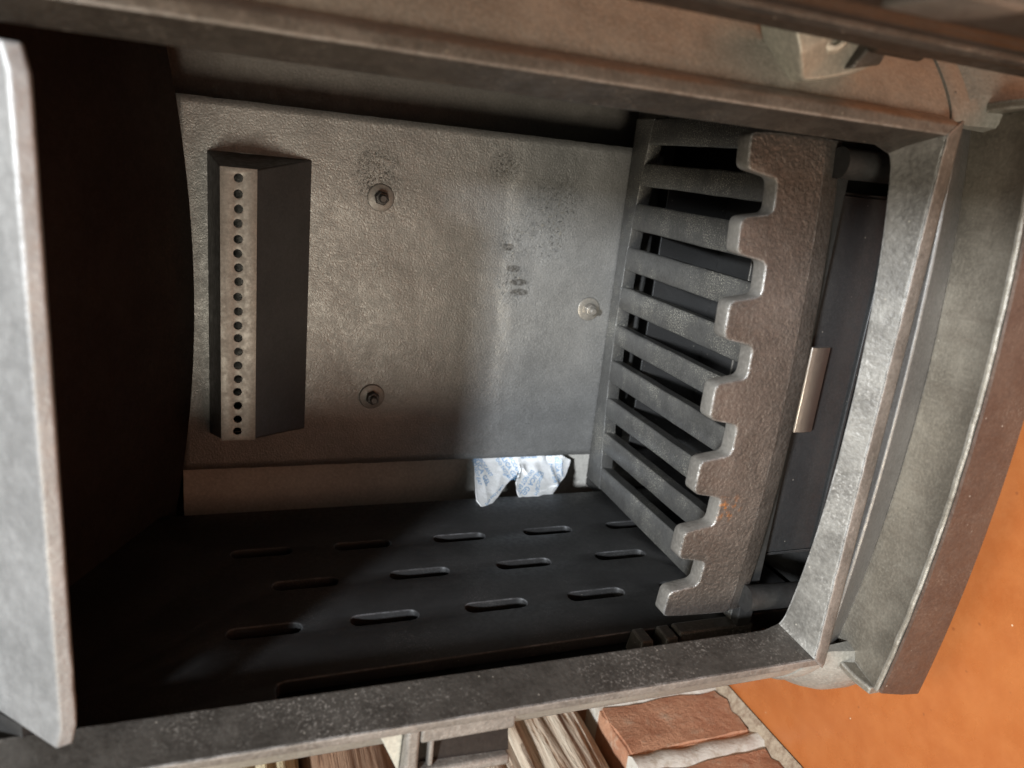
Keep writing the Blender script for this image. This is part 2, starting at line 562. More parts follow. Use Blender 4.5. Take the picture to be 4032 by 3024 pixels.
# ------------------------------------------------------------------ floor
floor = box('floor', -2.2, 2.2, -1.6, 2.2, -0.06, -0.006, 'grout')
floor["kind"] = "structure"
T = 0.455
X0 = -0.2900
tile_me = None
for i in range(-2, 4):
    for j in range(-3, 3):
        x0 = X0 + i * T
        y0 = 0.115 + j * T
        if tile_me is None:
            tl = box('tile', 0, T - 0.006, 0, T - 0.006, -0.012, 0.0, 'terracotta', None, 0.0012)
            tile_me = tl.data
            o = tl
        else:
            o = bpy.data.objects.new('tile', tile_me)
            COL.objects.link(o)
            b = o.modifiers.new("bevel", 'BEVEL')
            b.width = 0.0012
            b.segments = 2
        o.location = (x0, y0, random.uniform(-0.0006, 0))
        o.parent = floor

# ------------------------------------------------------------------ brick plinth at the left
wall = thing('brick_plinth', 'low brick plinth of upright bricks with white mortar left of the stove', 'brickwork', (-0.33, 0.5, 0))
FX = -0.296
box('mortar_core', -0.42, FX - 0.0045, -0.05, 1.4, 0.002, 0.108, 'mortar', wall)
P = 0.0655
k = 0
for i in range(-5, 14):
    y0 = 0.3748 + i * P
    bw = P - 0.0155
    # one uneven brick standing on end
    bm = bmesh.new()
    bmesh.ops.create_cube(bm, size=1.0)
    bmesh.ops.subdivide_edges(bm, edges=bm.edges, cuts=5, use_grid_fill=True)
    for v in bm.verts:
        p = Vector((lerp(-0.405, FX, v.co.x + 0.5), lerp(y0, y0 + bw, v.co.y + 0.5), lerp(0.006, 0.113, v.co.z + 0.5)))
        nz = noise.noise_vector(p * 60) * 0.0024 + noise.noise_vector(p * 170) * 0.0012
        v.co = p + nz
    bmesh.ops.bevel(bm, geom=[e for e in bm.edges if e.calc_face_angle(0) > 0.8], offset=0.002, segments=2, affect='EDGES')
    me = bpy.data.meshes.new('brick')
    bm.to_mesh(me)
    bm.free()
    finish('brick', me, 'brick', wall)
# mortar pointing between the bricks, slightly proud and ragged
for i in range(-5, 14):
    yc = 0.3748 + i * P - 0.0078
    secs = []
    for s in range(15):
        zz = lerp(0.0, 0.113, s / 14)
        j1 = noise.noise(Vector((yc * 50, zz * 90, 1))) * 0.002
        j2 = noise.noise(Vector((yc * 50, zz * 90, 9))) * 0.0016
        secs.append([(FX - 0.03, yc - 0.009, zz), (FX - 0.002 + j2, yc - 0.0088 + j1, zz), (FX + 0.0012 + j2, yc - 0.004 + j1, zz),
                     (FX + 0.0012 + j2, yc + 0.004 + j1, zz), (FX - 0.002 + j2, yc + 0.0088 + j1, zz), (FX - 0.03, yc + 0.009, zz)])
    loft('mortar_joint', secs, 'mortar', wall)
secs = []
for s in range(60):
    yy = lerp(-0.05, 1.2, s / 59)
    j = noise.noise(Vector((yy * 40, 3, 1))) * 0.0022
    secs.append([(FX - 0.01, yy, 0.001), (FX + 0.0078 + j, yy, 0.0012), (FX + 0.004 + j, yy, 0.003), (FX - 0.004, yy, 0.0075 + j)])
loft('floor_joint', secs, 'grout', wall)


# ------------------------------------------------------------------ firewood on the plinth
def log(name, label, cat, prof, y0, y1, mat, seed, rough):
    secs = []
    prof = smooth_curve([(p[0], p[1], 0) for p in prof] + [(prof[0][0], prof[0][1], 0)], 14)[:-1]
    for s in range(26):
        yy = lerp(y0, y1, s / 25)
        ring = []
        for a, p in enumerate(prof):
            g = noise.noise(Vector((p.x * 95, yy * 5 + seed, p.y * 95))) * rough
            g += noise.noise(Vector((p.x * 230, yy * 9 + seed, p.y * 230))) * rough * 0.45
            c = Vector((sum(q.x for q in prof) / len(prof), sum(q.y for q in prof) / len(prof), 0))
            d = (p - c).normalized()
            q = p + d * g
            ring.append((q.x, yy, q.y))
        secs.append(ring)
    o = loft(name, secs, mat)
    return tag(o, label, cat, 'firewood stacked beside the stove')


log('firewood_log', 'weathered grey-brown split log resting on the brick plinth', 'firewood',
    [(-0.306, 0.123), (-0.302, 0.145), (-0.3045, 0.18), (-0.310, 0.215), (-0.325, 0.243), (-0.38, 0.25), (-0.43, 0.20), (-0.43, 0.135), (-0.40, 0.118), (-0.35, 0.116)],
    0.05, 0.95, 'wood_grey', 1.3, 0.0075)
log('firewood_log', 'brown bark-covered log lying on the weathered one, behind the latch', 'firewood',
    [(-0.345, 0.247), (-0.327, 0.268), (-0.322, 0.295), (-0.329, 0.318), (-0.37, 0.332), (-0.42, 0.30), (-0.41, 0.262), (-0.375, 0.252)],
    0.10, 0.90, 'wood_brown', 5.1, 0.004)
log('firewood_log', 'pale yellow split log on top of the firewood stack', 'firewood',
    [(-0.35, 0.331), (-0.335, 0.336), (-0.326, 0.36), (-0.33, 0.41), (-0.37, 0.43), (-0.43, 0.40), (-0.43, 0.345), (-0.38, 0.335)],
    0.08, 0.92, 'wood_pale', 8.7, 0.004)

# ------------------------------------------------------------------ the stove
stove = thing('wood_stove', 'open cast-iron wood stove with grey firebox and curved ash lip', 'stove', (0, 0.40, 0))

# body: sides follow a rounded plan, closed at the back and top
plan = smooth_curve([(0.1345, 0.2640, 0), (0.1395, 0.2655, 0), (0.1464, 0.2694, 0), (0.1550, 0.2755, 0), (0.1632, 0.2828, 0), (0.1710, 0.2930, 0),
                     (0.1770, 0.3080, 0), (0.1805, 0.3300, 0), (0.1820, 0.3700, 0), (0.1820, 0.4600, 0), (0.1820, 0.5600, 0)], 5)


def plan_normals(pl):
    out = []
    for i, p in enumerate(pl):
        a, b = pl[max(i - 1, 0)], pl[min(i + 1, len(pl) - 1)]
        d = (b - a).normalized()
        out.append(Vector((d.y, -d.x, 0)))
    return out


PN = plan_normals(plan)
for s, nm in ((1, 'side_panel'), (-1, 'side_panel')):
    secs = []
    for p, n in zip(plan, PN):
        q = p - n * 0.006
        secs.append([(s * p.x, p.y, 0.0868), (s * p.x, p.y, 0.56), (s * q.x, q.y, 0.56), (s * q.x, q.y, 0.0868)])
    loft(nm, secs, 'stile', stove)
box('rear_panel', -0.182, 0.182, 0.5605, 0.5665, 0.0350, 0.56, 'black', stove)
box('top_plate', -0.19, 0.19, 0.245, 0.57, 0.5605, 0.575, 'frame', stove, 0.003)
box('bottom_plate', -0.165, 0.165, 0.285, 0.56, 0.0345, 0.0385, 'black', stove)

for s in (1, -1):  # unseen black plates added to close a light leak below the grate
    box('ash_light_block', s * 0.150 - 0.003, s * 0.150 + 0.003, 0.312, 0.56, 0.0386, 0.0990, 'black', stove)

# front frame: rim round the opening
frame = bpy.data.objects.new('front_frame', None)
frame.location = (0, 0.2525, 0.099)
COL.objects.link(frame)
frame.parent = stove
frame.matrix_parent_inverse = Matrix.Translation(stove.location).inverted()
ZT = 0.535


def jag(x, k):
    return noise.noise(Vector((x * 140, k, 0))) * 0.0005


for s in (1, -1):
    # jamb: inner return face running into the firebox
    secs = []
    for i in range(41):
        f = i / 40
        zf = lerp(0.099, ZT, f)
        zi = lerp(0.1056, ZT - 0.006, f)
        zo = lerp(0.0915, ZT + 0.006, f)
        e = jag(zf, 3 + s)
        rnd = 0.006 * max(0, 1 - (zi - 0.1056) / 0.008) ** 2
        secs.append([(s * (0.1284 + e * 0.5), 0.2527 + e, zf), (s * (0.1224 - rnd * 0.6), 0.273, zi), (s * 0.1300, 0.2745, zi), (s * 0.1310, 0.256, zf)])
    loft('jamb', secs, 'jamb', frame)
    # outer rim face
    secs = []
    for i in range(41):
        f = i / 40
        zf = lerp(0.0990, ZT, f)
        zo = lerp(0.0915, ZT + 0.007, f)
        e = jag(zf, 3 + s)
        secs.append([(s * (0.1282 + e * 0.5), 0.2526 + e, zf - 0.0003), (s * (0.1312), 0.2562, zf - 0.0003), (s * 0.1316, 0.2700, zf), (s * 0.1372, 0.2700, zo), (s * 0.1372, 0.2644, zo), (s * 0.1352, 0.2580, zo), (s * 0.1334, 0.2540, zo), (s * 0.1325, 0.2532, zo)])
    loft('rim', secs, 'frame', frame)
# sill: pale worn ledge at the bottom of the opening, inner edge bowed
secs = []
for i in range(61):
    f = i / 60 * 2 - 1
    xf = f * 0.1284
    xi = f * 0.1224
    yi = 0.2618 + 0.0117 * abs(f) ** 2.2
    zi = 0.1056 + 0.004 * max(0, (abs(f) - 0.93) / 0.07) ** 2
    e = jag(xf, 11)
    secs.append([(xf, 0.2527 + e, 0.0990 + jag(xf, 20)), (xi, yi, zi), (xi, yi + 0.004, zi - 0.007), (xf, 0.262, 0.0925), (xf, 0.256, 0.0935)])
loft('sill', secs, 'sill', frame)
secs = []
for i in range(61):
    f = i / 60 * 2 - 1
    xf = f * 0.1284
    xo = f * 0.1350
    e = jag(xf, 11)
    secs.append([(xf, 0.2525 + e, 0.0992), (xf, 0.2560, 0.0932), (xo, 0.2660 - 0.003 * (1 - f * f), 0.0885), (xo, 0.2640 - 0.004 * (1 - f * f), 0.0842), (xo, 0.2560, 0.0875), (xo, 0.2530 + e * 0.5, 0.0918)])
loft('rim', secs, 'frame', frame)
box('lintel_panel', -0.136, 0.136, 0.2535, 0.268, ZT + 0.0005, 0.56, 'frame', frame, 0.002)

# base below the frame: front band and cast corner feet
base = bpy.data.objects.new('base_band', None)
secs = []
for i in range(61):
    f = i / 60 * 2 - 1
    x = f * 0.1480
    q = f * f * 1.08
    zt = 0.0785 + 0.0055 * max(0, (abs(f) - 0.88) / 0.12)
    secs.append([(x, 0.2602 + 0.0085 * q, zt), (x, 0.2597 + 0.0075 * q, zt - 0.001), (x, 0.2612 + 0.0100 * q, 0.0700), (x, 0.2640 + 0.0125 * q, 0.0600), (x, 0.2660 + 0.0125 * q, 0.0400),
                 (x, 0.272 + 0.0125 * q, 0.0400), (x, 0.272 + 0.0085 * q, zt)])
loft('base_band', secs, 'band', stove)
for s in (1, -1):
    prof = [(0.0862, -0.003), (0.0858, 0.0006), (0.0820, 0.0022), (0.0755, 0.0018), (0.0715, 0.0045), (0.0640, 0.0085), (0.0560, 0.0110), (0.0470, 0.0115), (0.0385, 0.0085),
            (0.0330, 0.0035), (0.0308, -0.002), (0.0308, -0.006)]
    sub = [(p, n) for p, n in zip(plan, PN) if p.y < 0.38]
    secs = []
    for k, (p, n) in enumerate(sub):
        fade = min(1.0, k / 9.0)
        ring = []
        for zz, off in prof:
            q = p + n * (off * (0.25 + 0.75 * fade) if off > 0 else off)
            ring.append((s * q.x, q.y, zz))
        secs.append(ring)
    loft('corner_foot', secs, 'stile', stove)
    box('front_pad', s * 0.115 - 0.014, s * 0.115 + 0.014, 0.335, 0.365, 0.0005, 0.0344, 'black', stove, 0.003)
    box('rear_foot', s * 0.15 - 0.02, s * 0.15 + 0.02, 0.50, 0.55, 0.002, 0.0865, 'stile', stove, 0.006)
    secs = []
    for p, n in zip(plan, PN):
        if p.y > 0.37:
            q = p - n * 0.006
            secs.append([(s * p.x, p.y, 0.04), (s * p.x, p.y, 0.0862), (s * q.x, q.y, 0.0862), (s * q.x, q.y, 0.04)])
    loft('base_side', secs, 'stile', stove)

# ash lip
lip = bpy.data.objects.new('ash_lip', None)
lip.location = (0, 0.25, 0.05)
COL.objects.link(lip)
lip.parent = stove
lip.matrix_parent_inverse = Matrix.Translation(stove.location).inverted()
secs, fsec = [], []
NL = 81
for i in range(NL):
    f = i / (NL - 1) * 2 - 1
    q = f * f
    xi, xo, xb = f * 0.1390, f * 0.1432, f * 0.1490
    yi = 0.2636 + 0.0125 * q
    yo = 0.2292 + 0.0105 * q
    e = noise.noise(Vector((xi * 90, 5, 0))) * 0.0005
    # tray surface, bead along its front edge
    secs.append([(xi, yi, 0.0606), (lerp(xi, xo, .5), lerp(yi, yo, .5), 0.0622), (xo, yo + 0.0035, 0.0648), (xo, yo + 0.0018 + e, 0.0660), (xo, yo + e, 0.0655),
                 (xo, yo + 0.001, 0.0600), (xo, yo + 0.004, 0.0540), (xi, yi, 0.0540)])
    fsec.append([(xo * 1.002, yo - 0.0016 + e * .5, 0.0640), (lerp(xo, xb, .5), yo - 0.0024, 0.0500), (xb, yo - 0.0010, 0.0362), (xb, yo + 0.003, 0.0345), (xb, yo + 0.008, 0.036), (xo, yo + 0.0035, 0.0535), (xo * 1.002, yo + 0.0006, 0.0600), (xo * 1.002, yo - 0.0004, 0.0645)])
loft('tray', secs, 'lip', lip)
loft('front_edge', fsec, 'lip_dark', lip)
for s in (1, -1):
    a, b = Vector((s * 0.1392, 0.2756, 0)), Vector((s * 0.1430, 0.2425, 0))
    d = (b - a).normalized()
    n = Vector((d.y, -d.x, 0))
    n = n if n.x * s > 0 else -n
    secs = []
    for k in range(9):
        p = a.lerp(b, k / 8)
        zt = 0.0690 + 0.0012 * (k / 8) - 0.0030 * max(0, k / 8 - 0.7) / 0.3
        secs.append([(p.x, p.y, 0.0545), (p.x, p.y, zt - 0.0006), (p.x + n.x * 0.0006, p.y, zt), (p.x + n.x * 0.0036, p.y + n.y * 0.0036, zt), (p.x + n.x * 0.0044, p.y + n.y * 0.0044, zt - 0.001),
                     (p.x + n.x * 0.0046, p.y + n.y * 0.0046, 0.0545)])
    loft('side_wall', secs, 'lip', lip)

# ---- firebox
NX, NZ = 48, 60
verts, faces = [], []
for i in range(NX + 1):
    for j in range(NZ + 1):
        x = lerp(-0.1165, 0.1165, i / NX)
        zz = lerp(0.085, 0.4080, j / NZ)
        y = 0.5 + noise.noise(Vector((x * 22, zz * 22, 2))) * 0.0007
        if i in (0, NX):
            x += noise.noise(Vector((zz * 120, 4, i))) * 0.0006
        verts.append((x, y, zz))
for i in range(NX):
    for j in range(NZ):
        a = i * (NZ + 1) + j
        faces.append((a, a + 1, a + NZ + 2, a + NZ + 1))
back = from_data('back_plate', verts, faces, 'back', stove)
sol = back.modifiers.new('thickness', 'SOLIDIFY')
sol.thickness = 0.009
sol.offset = -1 if back.data.polygons[0].normal.y < 0 else 1
box('inner_rear_wall', -0.100, 0.176, 0.5450, 0.5510, 0.05, 0.55, 'recess', stove)
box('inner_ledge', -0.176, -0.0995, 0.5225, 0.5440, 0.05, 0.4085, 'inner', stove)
for s in (1, -1):  # black sheets added so the gap behind the liner looks dark
    box('gap_blackout_wall', s * 0.168 - 0.002, s * 0.168 + 0.002, 0.290, 0.522, 0.0995, 0.5590, 'black', stove)
# baffle overhead
secs = []
for i in range(25):
    f = i / 24 * 2 - 1
    x = f * 0.172
    dz = 0.0085 * min(1.6, (x / 0.117) ** 2)
    secs.append([(x, 0.4985, 0.3990 + dz), (x, 0.5440, 0.4090 + dz), (x, 0.5440, 0.425), (x, 0.325, 0.512), (x, 0.325, 0.500)])
loft('baffle', secs, 'shade_black', stove)  # underside shade is painted in by the near-black colour

# side liner plates with staggered slots (the right one is a mirror image)
slots = []
for zc in (0.3627, 0.3016, 0.2386, 0.1760, 0.1140):
    slots.append(capsule(zc, 0.3470, 0.0182, 0.0046))
for zc in (0.3389, 0.2732, 0.2067, 0.1387):
    slots.append(capsule(zc, 0.3875, 0.0180, 0.0046))
for zc in (0.3610, 0.3007, 0.2377, 0.1748, 0.1120):
    slots.append(capsule(zc, 0.4262, 0.0175, 0.0046))
outer = [(0.045, 0.3105), (0.355, 0.3062), (0.3585, 0.3050), (0.3597, 0.3020), (0.3600, 0.2800), (0.485, 0.2800), (0.485, 0.4815), (0.045, 0.4815)]
for s in (-1, 1):
    flat_plate('side_liner', outer, slots, 0.007, lambda u, v, w, s=s: Vector((s * 0.1435 + w, v, u)), 'plate', stove, 0.0008)

# air manifold on the back plate: tapered hood with a perforated face
hood = bpy.data.objects.new('air_manifold', None)
hood.location = (0, 0.5, 0.36)
COL.objects.link(hood)
hood.parent = stove
hood.matrix_parent_inverse = Matrix.Translation(stove.location).inverted()
b0 = [(0.0870, 0.4995, 0.3310), (-0.0890, 0.4995, 0.3310), (-0.0910, 0.4995, 0.3908), (0.0870, 0.4995, 0.3908)]
b1 = [(0.0800, 0.4597, 0.3642), (-0.0800, 0.4597, 0.3642), (-0.0800, 0.4597, 0.3833), (0.0800, 0.4597, 0.3833)]
loft('hood_shell', [b0, b1], 'hood', hood, 0.0008, caps=False)
hx = [0.0746 - i * (0.0746 + 0.0744) / 18 for i in range(19)]
holes = [circle(x + random.uniform(-.0005, .0005), 0.3740 + random.uniform(-.0004, .0004), 0.0024, 14) for x in hx]
flat_plate('perforated_face', [(-0.0803, 0.3640), (0.0803, 0.3640), (0.0803, 0.3836), (-0.0803, 0.3836)], holes, 0.0016,
           lambda u, v, w: Vector((u, 0.4590 - w, v)), 'strip', hood, 0.0002)


# bolts that hold the back plate
def bolt(x, zz, mat, tilt):
    r = bpy.data.objects.new('bolt', None)
    r.location = (x, 0.4995, zz)
    COL.objects.link(r)
    r.parent = stove
    r.matrix_parent_inverse = Matrix.Translation(stove.location).inverted()
    lathe('washer', (x, 0.5000, zz), (0, -1, 0), [(0, 0.0084), (0.0006, 0.0088), (0.0012, 0.0086), (0.0015, 0.0078), (0.0016, 0.001)], 'bolt' if mat == 'bolt' else 'washer', r)
    secs = []
    for h, rr in ((0.0016, 0.0046), (0.0062, 0.0046), (0.0068, 0.0040)):
        secs.append([(x + rr * math.cos(math.pi / 3 * i + tilt), 0.5 - h, zz + rr * math.sin(math.pi / 3 * i + tilt)) for i in range(6)])
    loft('nut', secs, mat, r, 0.0003)
    lathe('stud', (x, 0.5, zz), (0, -1, 0), [(0.003, 0.0027), (0.0098, 0.0027), (0.0108, 0.0019)], mat, r, 14)


bolt(0.0679, 0.2874, 'hood', 0.3)
bolt(-0.0666, 0.2863, 'hood', 0.9)
bolt(0.0003, 0.1297, 'bolt', 0.1)

# pale deflector across the top of the opening
secs = []
for i in range(31):
    f = i / 30 * 2 - 1
    x = f * 0.1168
    r = 0.0016 * max(0, (abs(f) - 0.92) / 0.08) ** 2
    e = noise.noise(Vector((x * 110, 1, 5))) * 0.0004
    secs.append([(x, 0.2580, 0.4308 + r + e), (x, 0.2566, 0.4358 + r), (x, 0.2860, 0.4645), (x, 0.300, 0.480), (x, 0.300, 0.5595), (x, 0.305, 0.5595), (x, 0.305, 0.474), (x, 0.264, 0.4315 + r)])
loft('air_deflector', secs, 'lintel', stove, 0.0006)

for s in (1, -1):  # added blockers, stop window light slipping past the deflector ends
    loft('deflector_light_block', [[(s * x, y, zz) for y, zz in ((0.272, 0.4512), (0.3002, 0.4806), (0.3002, 0.5592), (0.3048, 0.5592), (0.3048, 0.4742), (0.276, 0.4448))] for x in (0.1171, 0.1420)], 'black', stove)

# small fork that carries the log guard at the left, beside the liner
sup = bpy.data.objects.new('guard_support', None)
sup.location = (-0.135, 0.30, 0.15)
COL.objects.link(sup)
sup.parent = stove
sup.matrix_parent_inverse = Matrix.Translation(stove.location).inverted()
for z0 in (0.1655, 0.1500):
    v = [(-0.150, 0.294, z0), (-0.1385, 0.297, z0 + 0.0005), (-0.1385, 0.309, z0 + 0.0005), (-0.150, 0.309, z0),
         (-0.150, 0.294, z0 + 0.010), (-0.1385, 0.297, z0 + 0.0075), (-0.1385, 0.309, z0 + 0.0075), (-0.150, 0.309, z0 + 0.010)]
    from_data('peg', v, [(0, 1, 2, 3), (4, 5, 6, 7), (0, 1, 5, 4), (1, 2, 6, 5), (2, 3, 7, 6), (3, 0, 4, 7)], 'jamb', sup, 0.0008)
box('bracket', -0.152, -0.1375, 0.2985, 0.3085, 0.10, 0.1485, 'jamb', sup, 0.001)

# latch keeper on the left outside of the frame
lk = bpy.data.objects.new('latch_keeper', None)
lk.location = (-0.155, 0.265, 0.28)
COL.objects.link(lk)
lk.parent = stove
lk.matrix_parent_inverse = Matrix.Translation(stove.location).inverted()
box('top_bar', -0.1665, -0.1380, 0.2600, 0.2900, 0.3022, 0.3085, 'frame', lk, 0.0016)
box('outer_bar', -0.1665, -0.1612, 0.2602, 0.2900, 0.2585, 0.3019, 'frame', lk, 0.0016)
box('inner_bar', -0.1462, -0.1380, 0.2604, 0.2900, 0.2580, 0.3019, 'frame', lk, 0.0012)
box('rib', -0.1611, -0.1463, 0.2625, 0.2770, 0.2950, 0.2972, 'frame', lk, 0.0006)
from_data('pocket', [(-0.1611, 0.2640, 0.2585), (-0.1463, 0.2690, 0.2585), (-0.1463, 0.2700, 0.3018), (-0.1611, 0.2665, 0.3018),
                     (-0.1611, 0.2895, 0.2585), (-0.1463, 0.2895, 0.2585), (-0.1463, 0.2895, 0.3018), (-0.1611, 0.2895, 0.3018)],
          [(0, 1, 2, 3), (4, 5, 6, 7), (0, 1, 5, 4), (1, 2, 6, 5), (2, 3, 7, 6), (3, 0, 4, 7)], 'shade_black', lk)  # shallow pocket, its shade painted in as near-black
v = [(-0.1390, 0.2640, 0.3088), (-0.1675, 0.2680, 0.3088), (-0.1675, 0.2760, 0.3088), (-0.1390, 0.2760, 0.3088), (-0.1400, 0.2650, 0.3195), (-0.1420, 0.2660, 0.3195), (-0.1420, 0.2750, 0.3195), (-0.1400, 0.2750, 0.3195)]
from_data('gusset', v, [(0, 1, 2, 3), (4, 5, 6, 7), (0, 1, 5, 4), (1, 2, 6, 5), (2, 3, 7, 6), (3, 0, 4, 7)], 'lug', lk, 0.0008)

# hinge lug on the right
hl = bpy.data.objects.new('hinge_lug', None)
hl.location = (0.155, 0.265, 0.155)
COL.objects.link(hl)
hl.parent = stove
hl.matrix_parent_inverse = Matrix.Translation(stove.location).inverted()
poly = rounded([(0.1780, 0.1905), (0.1600, 0.1835), (0.1475, 0.1765), (0.1402, 0.1705), (0.1422, 0.1600), (0.1462, 0.1480), (0.1515, 0.1370), (0.1570, 0.1320), (0.1780, 0.1320)], 0.003, 4)


def lug_place(u, v, w):
    y = 0.2620 - w if w > 0 else 0.2760
    if w > 0:
        y += max(0, (0.150 - u)) * 0.55 + max(0, 0.150 - v) * 0.25
    return Vector((u, y, v))


flat_plate('lug_plate', poly, [], 0.012, lug_place, 'lug', hl, 0.0012)
lathe('boss', (0.1585, 0.2610, 0.1610), (-0.25, -1, 0.25), [(-0.004, 0.0068), (0.003, 0.0066), (0.0042, 0.0052), (0.0044, 0.0030), (0.001, 0.0028), (0.001, 0.0002)], 'lug', hl)
v = [(0.1470, 0.2548, 0.1540), (0.1700, 0.2500, 0.1405), (0.1700, 0.2500, 0.1360), (0.1500, 0.2540, 0.1405), (0.1470, 0.2700, 0.1540), (0.1700, 0.2700, 0.1405), (0.1700, 0.2700, 0.1360), (0.1500, 0.2700, 0.1405)]
from_data('web', v, [(0, 1, 2, 3), (4, 5, 6, 7), (0, 1, 5, 4), (1, 2, 6, 5), (2, 3, 7, 6), (3, 0, 4, 7)], 'jamb', hl, 0.001)
cyl('pin', (0.1565, 0.2500, 0.1258), (0.1565, 0.2500, 0.150), 0.0036, 0.0036, 'door', hl, bevel=0.0008)

# open door, hinged at the right: only its inner edge is in view
door = bpy.data.objects.new('door', None)
door.location = (0.155, 0.235, 0.10)
COL.objects.link(door)
door.parent = stove
door.matrix_parent_inverse = Matrix.Translation(stove.location).inverted()
dprof = [(0.1502, 0.2280), (0.1492, 0.2250), (0.1497, 0.2150), (0.1520, 0.2135), (0.1525, 0.2040), (0.1502, 0.2025), (0.1502, 0.1955), (0.1530, 0.1940), (0.1540, 0.1830), (0.1505, 0.1815), (0.1510, 0.1500), (0.1560, 0.0600), (0.1640, -0.0700),
         (0.1950, -0.0680), (0.1900, 0.1000), (0.1860, 0.2200), (0.1820, 0.2300)]
secs = [[(x, y, zz) for x, y in dprof] for zz in (0.088, 0.25, 0.40, 0.535)]
loft('door_frame', secs, 'door', door, 0.0008)
secs = []
for i in range(60):
    zz = lerp(0.10, 0.525, i / 59)
    ring = []
    for k in range(8):
        a = 2 * math.pi * k / 8
        rr = 0.0046 * (1 + 0.12 * noise.noise(Vector((zz * 300, k * 1.7, 0))))
        ring.append((0.1522 + rr * 0.8 * math.cos(a), 0.2088 + rr * math.sin(a), zz))
    secs.append(ring)
loft('rope_seal', secs, 'jamb', door)
clip = flat_plate('glass_clip', rounded([(0.219, 0.150), (0.2225, 0.1725), (0.2000, 0.1735), (0.1965, 0.165), (0.1965, 0.150)], 0.002), [], 0.003,
                  lambda u, v, w: Vector((0.1488 + w, v, u)), 'frame', door, 0.0006)

# ------------------------------------------------------------------ fire grate (lifts out)
grate = thing('fire_grate', 'slotted grey iron grate on the firebox floor, dusty bars', 'grate', (0, 0.40, 0.112))
SX = [0.1128, 0.0857, 0.0553, 0.0264, -0.0021, -0.0289, -0.0579, -0.0849, -0.1120]
SY = [0.4788, 0.4818, 0.4850, 0.4862, 0.4864, 0.4862, 0.4845, 0.4825, 0.4780]
HW = 0.0061
ZG = 0.112


def bar(name, xa0, xa1, xb0, xb1, y0, y1, zt=ZG):
    secs = []
    for k in range(13):
        f = k / 12
        y = lerp(y0, y1, f)
        a = lerp(xa0, xb0, f) + noise.noise(Vector((xa0 * 300, y * 60, 1))) * 0.0004
        b = lerp(xa1, xb1, f) + noise.noise(Vector((xa1 * 300, y * 60, 7))) * 0.0004
        g = 0.0012
        secs.append([(a, y, zt - g), (a + g * .4, y, zt - g * .4), (a + g, y, zt), (b - g, y, zt), (b - g * .4, y, zt - g * .4), (b, y, zt - g), (b - 0.0012, y, zt - 0.010), (a + 0.0012, y, zt - 0.010)])
    return loft(name, secs, 'grate', grate)


def arc(x):
    return 0.4866 - 0.0082 * (x / 0.112) ** 2


for i in range(8):
    xm = (SX[i] + SX[i + 1]) / 2
    bar('bar', SX[i + 1] + HW, SX[i] - HW, SX[i + 1] + HW, SX[i] - HW, 0.3045, arc(xm) + 0.0008, ZG - 0.0001)
bar('side_bar', SX[0] + HW, 0.1390, SX[0] + HW, 0.1360, 0.3045, arc(0.125) + 0.0008, ZG - 0.0001)
bar('side_bar', -0.1385, SX[8] - HW, -0.1350, SX[8] - HW, 0.3045, arc(0.125) + 0.0008, ZG - 0.0001)
edge = [(lerp(-0.1350, 0.1360, k / 40), arc(lerp(-0.1350, 0.1360, k / 40))) for k in range(41)]
edge += [(0.1360, 0.4990), (-0.1350, 0.4990)]
flat_plate('rear_rim', edge, [], 0.010, lambda u, v, w: Vector((u, v, ZG - 0.005 + w)), 'grate', grate, 0.0003)
box('front_rim', -0.1385, 0.1390, 0.2985, 0.3044, ZG - 0.010, ZG, 'black', grate, 0.0008)

# ------------------------------------------------------------------ log guard (notched bar in front of the grate)
guard = thing('log_guard', 'brown notched cast bar standing across the front of the grate', 'log guard', (0, 0.289, 0.06))
teeth = [(0.1225, 0.1068), (0.0857, 0.0700), (0.0482, 0.0308), (0.0088, -0.0088), (-0.0308, -0.0482), (-0.0700, -0.0857), (-0.1068, -0.1225)]
ZTOP, ZN, ZL = 0.1648, 0.1484, 0.1236
poly = []
for a, b in teeth:
    poly += [(a + 0.0030, ZN), (a, ZTOP), (b, ZTOP), (b - 0.0030, ZN)]
rp = []
out = []
top = poly
full = [(0.1240, ZL)] + [(0.1236, ZN)] + top[1:-1] + [(-0.1236, ZN)] + [(-0.1240, ZL)]
rr = rounded(full, 0.0034, 5)
# resample long straight runs so the bar can bow
dense = []
for i in range(len(rr)):
    a, b = Vector(rr[i]), Vector(rr[(i + 1) % len(rr)])
    n = max(1, int((b - a).length / 0.006))
    for k in range(n):
        dense.append(tuple(a.lerp(b, k / n)))


def guard_place(u, v, w):
    y = 0.2895 + 0.0080 * (u / 0.12) ** 2 - w + (v - ZL) * 0.04
    return Vector((u, y, v))


tb = flat_plate('toothed_bar', dense, [], 0.0092, guard_place, 'fence', guard, 0.0005, 1, [lerp(-0.122, 0.122, k / 30) for k in range(31)])
tb.data.materials.append(M['fence_edge'])
for p in tb.data.polygons:
    if abs(p.normal.y) < 0.35 and p.center.z > ZL + 0.012:
        p.material_index = 1
secs = []
for i in range(41):
    f = i / 40 * 2 - 1
    x = f * 0.1236
    y = 0.2850 + 0.0080 * (x / 0.12) ** 2
    secs.append([(x, y + 0.0008, ZL + 0.0008), (x, y + 0.0022, 0.1140), (x, y + 0.0032, 0.1124), (x, y + 0.0085, 0.1124), (x, y + 0.0090, ZL + 0.0008)])
loft('lower_edge', secs, 'fence', guard)
for s in (1, -1):
    lathe('leg', (s * 0.1140, 0.2905, 0.1175), (0, -0.06, -1), [(0, 0.0072), (0.004, 0.0070), (0.03, 0.0068), (0.065, 0.0066)], 'black', guard)

